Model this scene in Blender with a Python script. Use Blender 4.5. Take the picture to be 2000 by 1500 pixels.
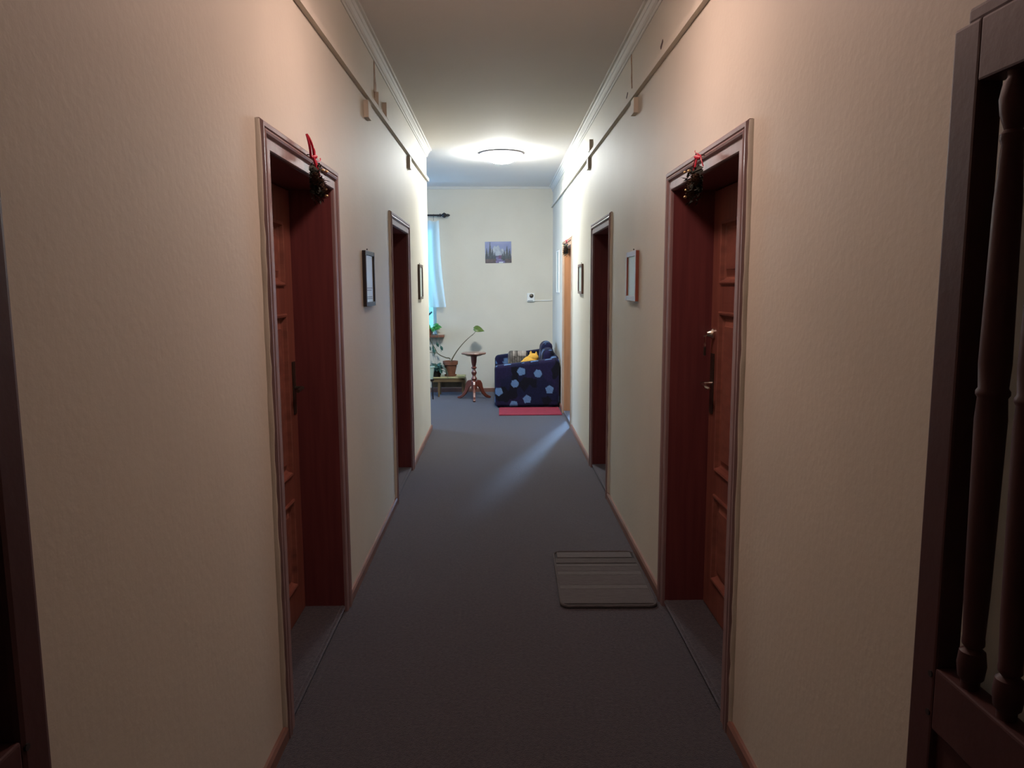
import bpy, bmesh, math, random
from mathutils import Vector, Matrix
for o in list(bpy.data.objects): bpy.data.objects.remove(o, do_unlink=True)
SC = bpy.context.scene
C = SC.collection
R = math.radians
rnd = random.Random(7)

# ------------------------------------------------------------------ camera
cam = bpy.data.cameras.new('camera'); camo = bpy.data.objects.new('camera', cam); C.objects.link(camo)
cam.sensor_fit = 'HORIZONTAL'; cam.sensor_width = 36.0; cam.lens = 36.0*1465.06/2000; cam.clip_start = 0.02
fw = Vector((0.01749796, 0.99165139, -0.12775499)); rt = Vector((0.9998257, -0.01818622, -0.00422278)); up = Vector((0.00651091, 0.12765883, 0.99179677))
camo.matrix_world = Matrix(((rt.x, up.x, -fw.x, 0), (rt.y, up.y, -fw.y, 0), (rt.z, up.z, -fw.z, 1.55), (0, 0, 0, 1)))
SC.camera = camo

# ------------------------------------------------------------------ world, exposure, daylight portals
W = bpy.data.worlds.new('world'); SC.world = W; W.use_nodes = True
bg = W.node_tree.nodes['Background']; bg.inputs[0].default_value = (0.28, 0.52, 1.0, 1); bg.inputs[1].default_value = 26.0
SC.view_settings.view_transform = 'Standard'; SC.view_settings.look = 'None'
SC.view_settings.exposure = 0.0; SC.view_settings.gamma = 1.0; SC.view_settings.use_curve_mapping = False
FAR_LAMP = 300.0; WARM_LAMP = 61.0
sun = bpy.data.lights.new('daylight_beam', 'SUN'); sun.energy = 12.0; sun.angle = R(6.0); sun.color = (0.42, 0.66, 1.0)
suno = bpy.data.objects.new('daylight_beam', sun); C.objects.link(suno)
sd = Vector((-0.288, -1.0, -0.42)).normalized(); suno.rotation_euler = sd.to_track_quat('-Z', 'Y').to_euler()
def portal(name, loc, rot, sx, sy):
    l = bpy.data.lights.new(name, 'AREA'); l.shape = 'RECTANGLE'; l.size = sx; l.size_y = sy; l.cycles.is_portal = True
    o = bpy.data.objects.new(name, l); o.location = loc; o.rotation_euler = rot; C.objects.link(o)
portal('daylight_portal', (-1.66, 11.42, 1.66), (R(-90), 0, 0), 1.5, 1.6)
portal('daylight_portal', (-4.6, 9.9, 1.6), (0, R(-90), 0), 1.4, 1.4)
portal('daylight_portal', (2.25, 12.62, 1.55), (R(-90), 0, 0), 2.2, 2.1)

# ------------------------------------------------------------------ materials
def mat(name, col, rough=0.6, metal=0.0, noise=0.0, nscale=8.0, stretch=(1, 1, 1), bump=0.0, bscale=60.0, coat=0.0, col2=None, emit=None, estr=0.0, spec=0.5, detail=6):
    m = bpy.data.materials.new(name); m.use_nodes = True
    nt = m.node_tree; b = nt.nodes['Principled BSDF']
    b.inputs['Base Color'].default_value = (*col, 1); b.inputs['Roughness'].default_value = rough
    b.inputs['Metallic'].default_value = metal; b.inputs['Coat Weight'].default_value = coat; b.inputs['Coat Roughness'].default_value = 0.3
    b.inputs['Specular IOR Level'].default_value = spec
    tc = nt.nodes.new('ShaderNodeTexCoord'); mp = nt.nodes.new('ShaderNodeMapping'); mp.inputs['Scale'].default_value = stretch
    nt.links.new(tc.outputs['Object'], mp.inputs[0])
    if noise or col2:
        n = nt.nodes.new('ShaderNodeTexNoise'); n.inputs['Scale'].default_value = nscale; n.inputs['Detail'].default_value = detail
        r = nt.nodes.new('ShaderNodeValToRGB'); c2 = col2 or tuple(c*(1-noise) for c in col)
        r.color_ramp.elements[0].position = 0.32; r.color_ramp.elements[1].position = 0.68
        r.color_ramp.elements[0].color = (*c2, 1); r.color_ramp.elements[1].color = (*col, 1)
        nt.links.new(mp.outputs[0], n.inputs['Vector']); nt.links.new(n.outputs[0], r.inputs[0]); nt.links.new(r.outputs[0], b.inputs['Base Color'])
    if bump:
        n2 = nt.nodes.new('ShaderNodeTexNoise'); n2.inputs['Scale'].default_value = bscale; n2.inputs['Detail'].default_value = 4
        bm_ = nt.nodes.new('ShaderNodeBump'); bm_.inputs['Strength'].default_value = bump; bm_.inputs['Distance'].default_value = 0.01
        nt.links.new(mp.outputs[0], n2.inputs['Vector']); nt.links.new(n2.outputs[0], bm_.inputs['Height']); nt.links.new(bm_.outputs[0], b.inputs['Normal'])
    if emit:
        b.inputs['Emission Color'].default_value = (*emit, 1); b.inputs['Emission Strength'].default_value = estr
    return m
def vcol_mat(name, rough=0.8, spec=0.3, sheen=0.0):
    m = bpy.data.materials.new(name); m.use_nodes = True; nt = m.node_tree; b = nt.nodes['Principled BSDF']
    a = nt.nodes.new('ShaderNodeAttribute'); a.attribute_name = 'print'; nt.links.new(a.outputs['Color'], b.inputs['Base Color'])
    b.inputs['Roughness'].default_value = rough; b.inputs['Specular IOR Level'].default_value = spec; b.inputs['Sheen Weight'].default_value = sheen
    return m
M = {}
M['wall'] = mat('cream_wall_paint', (0.63, 0.585, 0.49), 0.62, noise=0.07, nscale=1.7, bump=0.10, bscale=45, spec=0.35)
M['ceil'] = mat('ceiling_paint', (0.84, 0.80, 0.75), 0.8, noise=0.04, nscale=1.2, bump=0.1, bscale=30)
M['crown'] = mat('crown_paint', (0.62, 0.60, 0.54), 0.7)
M['peel'] = mat('peeled_paint', (0.42, 0.24, 0.13), 0.8, noise=0.5, nscale=30)
M['carpet'] = mat('grey_brown_carpet', (0.074, 0.060, 0.062), 1.0, col2=(0.025, 0.020, 0.022), nscale=75, bump=0.7, bscale=260, spec=0.12, detail=3)
M['carpet'].node_tree.nodes['Principled BSDF'].inputs['Sheen Weight'].default_value = 0.42
M['carpet'].node_tree.nodes['Principled BSDF'].inputs['Sheen Roughness'].default_value = 0.45
M['carpet'].node_tree.nodes['Principled BSDF'].inputs['Sheen Tint'].default_value = (0.78, 0.84, 1.0, 1)
M['leaf'] = mat('stained_door_wood', (0.24, 0.080, 0.056), 0.42, col2=(0.16, 0.050, 0.038), nscale=5, stretch=(6, 6, 0.5), bump=0.06, bscale=40, spec=0.4)
M['panelwood'] = mat('panel_wood', (0.26, 0.092, 0.064), 0.40, col2=(0.17, 0.056, 0.041), nscale=4, stretch=(1, 2, 7), bump=0.06, bscale=20, spec=0.4)
M['jamb'] = mat('mahogany_jamb', (0.165, 0.043, 0.043), 0.45, col2=(0.125, 0.032, 0.034), nscale=6, stretch=(7, 7, 0.4), spec=0.35)
M['jamb_lit'] = mat('lamplit_jamb', (0.41, 0.18, 0.078), 0.5, col2=(0.33, 0.14, 0.06), nscale=6, stretch=(7, 7, 0.4), spec=0.35)  # brighter copy of the jamb wood, lamp light put into its colour
M['casing'] = mat('brown_gloss_casing', (0.27, 0.170, 0.165), 0.58, noise=0.22, nscale=9, stretch=(3, 3, 1), coat=0.10, bump=0.05, bscale=90)
M['casing3'] = mat('tan_casing', (0.42, 0.27, 0.17), 0.45, noise=0.2, nscale=9, coat=0.2)
M['base'] = mat('baseboard_wood', (0.24, 0.115, 0.085), 0.4, noise=0.3, nscale=6, coat=0.2)
M['gate'] = mat('gate_brown_paint', (0.080, 0.032, 0.032), 0.55, noise=0.2, nscale=6, spec=0.3, bump=0.08, bscale=40)
M['darkmetal'] = mat('aged_metal', (0.10, 0.085, 0.07), 0.35, metal=0.8)
M['chrome'] = mat('worn_chrome', (0.75, 0.70, 0.62), 0.22, metal=1.0)
M['black'] = mat('black_frame', (0.012, 0.009, 0.010), 0.6)
M['brownframe'] = mat('brown_frame', (0.20, 0.10, 0.07), 0.35, noise=0.3, nscale=20, coat=0.2)
M['redframe'] = mat('red_brown_frame', (0.26, 0.07, 0.045), 0.35, coat=0.3)
M['darkbrownframe'] = mat('dark_brown_frame', (0.08, 0.05, 0.03), 0.35)
M['white'] = mat('white_plastic', (0.75, 0.75, 0.72), 0.4)
M['paper'] = mat('paper', (0.55, 0.62, 0.56), 0.35, noise=0.1, nscale=6)
M['ink'] = mat('ink', (0.20, 0.24, 0.24), 0.6)
M['mat'] = mat('grey_mat', (0.130, 0.120, 0.124), 1.0, noise=0.25, nscale=60, stretch=(0.3, 3, 1), bump=0.6, bscale=160, spec=0.1)
M['matline'] = mat('dark_mat_groove', (0.03, 0.028, 0.030), 1.0)
M['redmat'] = mat('red_mat', (0.24, 0.014, 0.036), 0.95, noise=0.25, nscale=40, bump=0.4, bscale=150)
M['tablewood'] = mat('red_table_wood', (0.17, 0.042, 0.024), 0.35, noise=0.35, nscale=12, stretch=(1, 1, 0.3), coat=0.4)
M['tabletop'] = mat('table_top_wood', (0.28, 0.12, 0.08), 0.3, noise=0.3, nscale=8, stretch=(3, 1, 1), coat=0.5)
M['bench'] = mat('bench_wood', (0.17, 0.105, 0.045), 0.5, noise=0.3, nscale=10)
M['benchtop'] = mat('bench_top_wood', (0.50, 0.46, 0.24), 0.45, noise=0.15, nscale=10)
M['terracotta'] = mat('terracotta', (0.20, 0.075, 0.040), 0.85, noise=0.25, nscale=25)
M['soil'] = mat('soil', (0.03, 0.02, 0.012), 1.0, noise=0.4, nscale=60)
M['stem'] = mat('brown_stem', (0.085, 0.070, 0.030), 0.7)
M['leafgreen'] = mat('yellow_green_leaf', (0.11, 0.17, 0.035), 0.45, noise=0.25, nscale=30)
M['brightgreen'] = mat('bright_green_leaf', (0.05, 0.30, 0.05), 0.45, noise=0.3, nscale=30)
M['bluegreen'] = mat('blue_green_leaf', (0.045, 0.13, 0.10), 0.4, noise=0.4, nscale=40)
M['palepot'] = mat('pale_green_pot', (0.40, 0.52, 0.44), 0.4)
M['sill'] = mat('brown_sill', (0.20, 0.075, 0.04), 0.4, coat=0.2)
M['winframe'] = mat('window_frame_paint', (0.50, 0.62, 0.62), 0.4)
M['darkframe'] = mat('dark_window_paint', (0.02, 0.06, 0.08), 0.4)
M['iron'] = mat('black_iron', (0.010, 0.008, 0.009), 0.4)
M['ribbon'] = mat('red_ribbon', (0.50, 0.015, 0.045), 0.4)
M['cone'] = mat('pine_cone', (0.11, 0.055, 0.028), 0.75, noise=0.4, nscale=50)
M['sprig'] = mat('dark_sprig', (0.022, 0.026, 0.016), 0.8, noise=0.4, nscale=50)
M['gold'] = mat('gold_bead', (0.75, 0.55, 0.28), 0.3, metal=0.7)
M['yellow'] = mat('yellow_plush', (0.68, 0.36, 0.05), 0.95, noise=0.15, nscale=40)
M['ring'] = mat('lamp_ring', (0.13, 0.12, 0.135), 0.6)
M['coolglass'] = mat('cool_lamp_glass', (0.9, 0.9, 0.9), 0.4, emit=(0.93, 0.97, 0.96), estr=FAR_LAMP)
M['warmglass'] = mat('warm_lamp_glass', (0.9, 0.9, 0.9), 0.4, emit=(1.0, 0.69, 0.60), estr=WARM_LAMP)
M['fabric'] = vcol_mat('printed_sofa_fabric', 0.85, 0.2, 0.04)
M['picture'] = vcol_mat('printed_picture', 0.25, 0.5)
M['cushion'] = vcol_mat('woven_cushion', 0.9, 0.2)
# clear pane and sheer cloth
def pane_mat():
    m = bpy.data.materials.new('window_glass'); m.use_nodes = True; nt = m.node_tree; nt.nodes.clear()
    o = nt.nodes.new('ShaderNodeOutputMaterial'); mx = nt.nodes.new('ShaderNodeMixShader'); t = nt.nodes.new('ShaderNodeBsdfTransparent'); g = nt.nodes.new('ShaderNodeBsdfGlossy')
    g.inputs['Roughness'].default_value = 0.02; mx.inputs[0].default_value = 0.06; t.inputs[0].default_value = (0.93, 0.98, 0.98, 1)
    nt.links.new(t.outputs[0], mx.inputs[1]); nt.links.new(g.outputs[0], mx.inputs[2]); nt.links.new(mx.outputs[0], o.inputs[0]); return m
def sheer_mat():
    m = bpy.data.materials.new('sheer_curtain'); m.use_nodes = True; nt = m.node_tree; nt.nodes.clear()
    o = nt.nodes.new('ShaderNodeOutputMaterial'); mx = nt.nodes.new('ShaderNodeMixShader'); mx2 = nt.nodes.new('ShaderNodeMixShader')
    t = nt.nodes.new('ShaderNodeBsdfTransparent'); d = nt.nodes.new('ShaderNodeBsdfDiffuse'); tl = nt.nodes.new('ShaderNodeBsdfTranslucent')
    d.inputs[0].default_value = (0.62, 0.74, 0.76, 1); tl.inputs[0].default_value = (0.75, 0.88, 0.90, 1)
    mx.inputs[0].default_value = 0.6; mx2.inputs[0].default_value = 0.62
    nt.links.new(d.outputs[0], mx.inputs[1]); nt.links.new(tl.outputs[0], mx.inputs[2])
    nt.links.new(t.outputs[0], mx2.inputs[1]); nt.links.new(mx.outputs[0], mx2.inputs[2]); nt.links.new(mx2.outputs[0], o.inputs[0]); return m
M['glass'] = pane_mat(); M['sheer'] = sheer_mat()

# ------------------------------------------------------------------ helpers
class MB:
    """collects shapes, builds ONE mesh object; coordinates are relative to org"""
    def __init__(s, org=(0, 0, 0)): s.bm = bmesh.new(); s.o = Vector(org)
    def box(s, x0, x1, y0, y1, z0, z1, bev=0.0):
        b = bmesh.new(); bmesh.ops.create_cube(b, size=1)
        for v in b.verts:
            v.co = Vector((x0 if v.co.x < 0 else x1, y0 if v.co.y < 0 else y1, z0 if v.co.z < 0 else z1))
        bmesh.ops.recalc_face_normals(b, faces=b.faces)
        if bev: bmesh.ops.bevel(b, geom=list(b.edges), offset=bev, segments=2, profile=0.6, affect='EDGES')
        s.add(b); return s
    def add(s, b, mtx=None):
        if mtx is not None: b.transform(mtx)
        me = bpy.data.meshes.new('t'); b.to_mesh(me); b.free(); s.bm.from_mesh(me); bpy.data.meshes.remove(me)
    def mesh(s, vs, fs, mtx=None):
        b = bmesh.new(); vv = [b.verts.new(v) for v in vs]
        for f in fs:
            try: b.faces.new([vv[i] for i in f])
            except ValueError: pass
        s.add(b, mtx); return s
    def tube(s, pts, rad, n=8, cap=True):
        pts = [Vector(p) for p in pts]; rad = rad if isinstance(rad, (list, tuple)) else [rad]*len(pts)
        vs = []; fs = []; prev = None
        for i, p in enumerate(pts):
            t = (pts[min(i+1, len(pts)-1)]-pts[max(i-1, 0)]).normalized()
            a = prev if prev is not None else (Vector((0, 0, 1)) if abs(t.z) < 0.9 else Vector((1, 0, 0)))
            u = (a-t*a.dot(t)).normalized(); w = t.cross(u); prev = u
            for k in range(n):
                an = 2*math.pi*k/n; vs.append(p+(u*math.cos(an)+w*math.sin(an))*rad[i])
        for i in range(len(pts)-1):
            for k in range(n): fs.append((i*n+k, i*n+(k+1) % n, (i+1)*n+(k+1) % n, (i+1)*n+k))
        if cap: fs.append(tuple(range(n))[::-1]); fs.append(tuple((len(pts)-1)*n+k for k in range(n)))
        return s.mesh(vs, fs)
    def lathe(s, prof, c=(0, 0, 0), n=24, axis='z', ph=0.0):
        vs = []; fs = []
        for (r, z) in prof:
            for k in range(n):
                a = 2*math.pi*k/n+ph
                q = (r*math.cos(a), r*math.sin(a), z) if axis == 'z' else ((z, r*math.cos(a), r*math.sin(a)) if axis == 'x' else (r*math.cos(a), z, r*math.sin(a)))
                vs.append(Vector(c)+Vector(q))
        m = len(prof)
        for i in range(m-1):
            for k in range(n): fs.append((i*n+k, i*n+(k+1) % n, (i+1)*n+(k+1) % n, (i+1)*n+k))
        if prof[0][0] > 1e-5: fs.append(tuple(range(n)))
        if prof[-1][0] > 1e-5: fs.append(tuple((m-1)*n+k for k in range(n)))
        return s.mesh(vs, fs)
    def prism(s, poly, a, b, axis='y'):
        f = {'y': lambda u, v, t: (u, t, v), 'x': lambda u, v, t: (t, u, v), 'z': lambda u, v, t: (u, v, t)}[axis]
        n = len(poly); vs = [f(u, v, a) for u, v in poly]+[f(u, v, b) for u, v in poly]
        fs = [tuple(range(n)), tuple(range(n, 2*n))[::-1]]+[(i, (i+1) % n, n+(i+1) % n, n+i) for i in range(n)]
        return s.mesh(vs, fs)
    def build(s, name, m, parent=None, smooth=False, solid=True, autosmooth=None):
        bmesh.ops.remove_doubles(s.bm, verts=s.bm.verts, dist=1e-6)
        if solid: bmesh.ops.recalc_face_normals(s.bm, faces=s.bm.faces)
        me = bpy.data.meshes.new(name); s.bm.to_mesh(me); s.bm.free()
        return link(name, me, m, parent, smooth)
def link(name, me, m, parent=None, smooth=False):
    if m is not None: me.materials.append(m)
    if smooth:
        me.polygons.foreach_set('use_smooth', [True]*len(me.polygons))
        try: me.set_sharp_from_angle(angle=R(38))
        except Exception: pass
    o = bpy.data.objects.new(name, me); C.objects.link(o)
    if parent is not None: o.parent = parent
    return o
def thing(name, loc, label=None, cat=None, group=None, kind=None):
    o = bpy.data.objects.new(name, None); o.location = loc; o.empty_display_size = 0.1; C.objects.link(o); tag(o, label, cat, group, kind); return o
def tag(o, label=None, cat=None, group=None, kind=None):
    if label: o['label'] = label
    if cat: o['category'] = cat
    if group: o['group'] = group
    if kind: o['kind'] = kind
    return o
def bez(p0, p1, p2, n=10):
    p0, p1, p2 = Vector(p0), Vector(p1), Vector(p2)
    return [(1-t)**2*p0+2*t*(1-t)*p1+t*t*p2 for t in [i/n for i in range(n+1)]]
def struct(o, label, cat): return tag(o, label, cat, None, 'structure')

# ------------------------------------------------------------------ dimensions (metres)
XL, XR, H = -0.75, 0.803, 3.0
YB = 11.15            # back wall
YC = 8.15             # end of the left corridor wall
YN = -1.6             # behind the camera
TH = 0.32             # wall thickness
DOORS_L = [(2.52, 3.47, 1.99), (5.36, 6.28, 1.99)]
DOORS_R = [(2.515, 3.49, 1.985), (5.44, 6.34, 1.985), (8.22, 9.17, 2.01)]

# ------------------------------------------------------------------ shell
struct(MB().box(-4.9, 4.0, YN-0.3, 12.9, -0.15, 0.0).build('floor', M['carpet']), 'dark grey brown carpeted floor running down the corridor', 'floor')
struct(MB().box(-4.9, 4.0, YN-0.3, 12.9, H, H+0.15).build('ceiling', M['ceil']), 'plain painted ceiling over corridor and sitting corner', 'ceiling')
def side_wall(name, xa, xb, y0, y1, doors, label):
    w = MB(); y = y0
    for (a, b, t) in doors:
        w.box(xa, xb, y, a-0.012, 0, H); w.box(xa, xb, a-0.012, b+0.012, t+0.012, H); y = b+0.012
    w.box(xa, xb, y, y1, 0, H)
    o = w.build(name, M['wall']); struct(o, label, 'wall'); return o
WL = side_wall('wall_left', XL-TH, XL, YN, YC, DOORS_L, 'cream painted corridor wall on the left with two doorways')
WR = side_wall('wall_right', XR, XR+TH, YN, 7.6, DOORS_R[:2], 'cream painted wall on the right with two recessed doorways')
TH5 = 0.14
side_wall('wall_right_end', XR, XR+TH5, 7.6, YB+1.5, DOORS_R[2:], 'cream painted right wall with the open doorway beside the sofa')
w = MB()
wx0, wx1, wz0, wz1 = -2.4, -0.915, 0.86, 2.46
w.box(-4.6, wx0, YB, YB+0.3, 0, H); w.box(wx1, XR, YB, YB+0.3, 0, H); w.box(wx0, wx1, YB, YB+0.3, 0, wz0); w.box(wx0, wx1, YB, YB+0.3, wz1, H)
struct(w.build('wall_back', M['wall']), 'cream end wall behind the sofa, table and plants', 'wall')
struct(MB().box(XL-TH, XR+TH, YN-0.3, YN, 0, H).build('wall_near', M['wall']), 'cream wall closing the corridor behind the viewer', 'wall')
struct(MB().box(-4.6, XL-TH, YC-0.2, YC, 0, H).build('wall_alcove_front', M['wall']), 'cream wall turning left at the corridor end', 'wall')
w = MB(); w.box(-4.9, -4.6, YC-0.2, 9.2, 0, H); w.box(-4.9, -4.6, 10.6, YB+0.3, 0, H); w.box(-4.9, -4.6, 9.2, 10.6, 0, 0.9); w.box(-4.9, -4.6, 9.2, 10.6, 2.3, H)
struct(w.build('wall_alcove_side', M['wall']), 'cream wall at the far left of the sitting corner', 'wall')
w = MB(); w.box(XR+TH5, 1.2, 12.35, 12.65, 0, H); w.box(3.3, 3.7, 12.35, 12.65, 0, H); w.box(1.2, 3.3, 12.35, 12.65, 0, 0.5); w.box(1.2, 3.3, 12.35, 12.65, 2.85, H)
struct(w.build('wall_room_back', M['wall']), 'wall of the side room beyond the farthest right doorway', 'wall')
struct(MB().box(3.7, 4.0, 7.0, 12.65, 0, H).build('wall_room_side', M['wall']), 'outer wall of the side room on the right', 'wall')
struct(MB().box(XR+TH, 3.7, 6.8, 7.1, 0, H).build('wall_room_front', M['wall']), 'partition wall of the side room on the right', 'wall')

struct(MB().box(-5.5, 0.6, 14.3, 14.5, -1.0, 4.2).build('wall_sky_screen', mat('sky_screen_paint', (0.10, 0.17, 0.10), 0.9)), 'added outside wall screening bright sky from the window', 'outside wall')  # added wall, dims the view behind the pane by hiding open sky
w = MB(); w.box(-2.8, -2.5, YN-0.3, YC-0.2, 0, H); w.box(-2.5, XL-TH, YN-0.3, YN, 0, H)  # added unseen walls, stop sky light leaking in around the left doors
struct(w.build('wall_light_block_left', M['wall']), 'added unseen wall behind the left doors, blocks sky light', 'wall')
w = MB(); w.box(2.7, 3.0, YN-0.3, 6.8, 0, H); w.box(XR+TH, 2.7, YN-0.3, YN, 0, H)  # same unseen light block added on the right side
struct(w.build('wall_light_block_right', M['wall']), 'added unseen wall behind the right doors, blocks sky light', 'wall')
# peeled paint marks above the picture rail (flat marks with own slight relief)
def patch(wall, name, x, side, pts, m):
    b = MB(); d = 0.0025*side
    b.prism([(y, z) for y, z in pts], x-d*0.2, x+d, 'x'); o = b.build(name, M[m], wall); return o
patch(WL, 'peeled_paint_streak', XL, 1, [(4.79, 2.93), (4.82, 2.94), (4.835, 2.84), (4.86, 2.80), (4.855, 2.70), (4.80, 2.68), (4.775, 2.74), (4.79, 2.82)], 'peel')
patch(WR, 'peeled_paint_streak', XR, -1, [(4.66, 2.93), (4.68, 2.90), (4.655, 2.83), (4.665, 2.79), (4.64, 2.72), (4.625, 2.72), (4.64, 2.80)], 'peel')
patch(WR, 'paint_crack', XR, -1, [(3.79, 2.735), (3.84, 2.715), (3.83, 2.70), (3.785, 2.722)], 'gate')
patch(WR, 'paint_crack', XR, -1, [(4.78, 2.735), (4.83, 2.715), (4.82, 2.705), (4.775, 2.725)], 'gate')

# crown mouldings
def crown(name, x, s, y0, y1, label, ret=None):
    pr = [(0, H-0.078), (0.005, H-0.078), (0.008, H-0.064), (0.014, H-0.061), (0.016, H-0.046), (0.026, H-0.032), (0.030, H-0.030), (0.038, H-0.016), (0.050, H-0.013), (0.052, H+0.001), (0, H+0.001)]
    m = MB().prism([(x+s*u, z) for u, z in pr], y0, y1, 'y')
    if ret: m.prism([(y1+u, z) for u, z in pr], ret[0], ret[1], 'x')
    return struct(m.build(name, M['crown']), label, 'crown moulding')
crown('trim_1', XL, 1, YN, YC+0.06, 'stepped white crown moulding along the left ceiling edge', (-4.6, XL))
crown('trim_2', XR, -1, YN, YB, 'stepped white crown moulding along the right ceiling edge')
m = MB().prism([(YB, H-0.035), (YB-0.01, H-0.03), (YB-0.02, H-0.01), (YB-0.03, H), (YB, H)], -4.6, XR, 'x')
struct(m.build('trim_3', M['crown']), 'thin crown moulding across the end wall', 'crown moulding')

# painted picture rails with vertical blocks
def rail(name, x, s, ya, za, yb, zb, blocks, label):
    d, h = 0.024, 0.030
    vs = [(x-s*0.002, ya, za), (x+s*d, ya, za), (x+s*d, ya, za+h), (x-s*0.002, ya, za+h)]; vs += [(a, yb, c-za+zb) for a, _, c in vs]
    o = MB().mesh(vs, [(0, 1, 2, 3), (7, 6, 5, 4), (0, 4, 5, 1), (1, 5, 6, 2), (2, 6, 7, 3), (3, 7, 4, 0)]).build(name, M['wall'])
    struct(o, label, 'picture rail')
    for (y, z0, z1, wd) in blocks:
        MB().box(min(x-s*0.001, x+s*0.026), max(x-s*0.001, x+s*0.026), y, y+wd, z0, z1, 0.002).build('block', M['wall'], o)
rail('trim_4', XL, 1, YN, 2.555, YC+0.02, 2.665, [(4.40, 2.505, 2.60, 0.10), (5.12, 2.66, 2.755, 0.10), (6.42, 2.535, 2.635, 0.10), (4.79, 2.65, 2.74, 0.07)], 'cream picture rail with small wooden blocks on the left wall')
rail('trim_5', XR, -1, YN, 2.575, YB, 2.70, [(4.42, 2.535, 2.62, 0.10), (6.62, 2.56, 2.65, 0.10), (6.52, 2.695, 2.785, 0.10), (9.15, 2.71, 2.81, 0.12)], 'cream picture rail with small wooden blocks on the right wall')
# short plastered step of pipe chase at end of rail corner
# baseboards
def baseboard(name, x, s, y0, y1, label):
    h = 0.052
    pr = [(0, 0), (0.016, 0), (0.016, h-0.012), (0.010, h), (0, h)]
    struct(MB().prism([(x+s*u, z) for u, z in pr], y0, y1, 'y').build(name, M['base']), label, 'baseboard')
CW = 0.088
baseboard('baseboard_left', XL, 1, YN, DOORS_L[0][0]-CW, 'brown baseboard on the left before the nearest door')
baseboard('baseboard_left', XL, 1, DOORS_L[0][1]+CW, DOORS_L[1][0]-CW, 'brown baseboard between the two left doors')
baseboard('baseboard_left', XL, 1, DOORS_L[1][1]+CW, YC+0.016, 'brown baseboard from the second left door to the corner')
baseboard('baseboard_right', XR, -1, YN, DOORS_R[0][0]-CW, 'brown baseboard on the right before the nearest door')
baseboard('baseboard_right', XR, -1, DOORS_R[0][1]+CW, DOORS_R[1][0]-CW, 'brown baseboard beside the grey doormat')
baseboard('baseboard_right', XR, -1, DOORS_R[1][1]+CW, DOORS_R[2][0]-CW, 'brown baseboard between the second and third right doors')
baseboard('baseboard_right', XR, -1, DOORS_R[2][1]+CW, YB, 'brown baseboard behind the blue sofa')
struct(MB().prism([(YB, 0), (YB-0.016, 0), (YB-0.016, 0.055), (YB-0.01, 0.068), (YB, 0.068)], -4.6, XR, 'x').build('baseboard_back', M['base']), 'brown baseboard along the end wall', 'baseboard')

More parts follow.
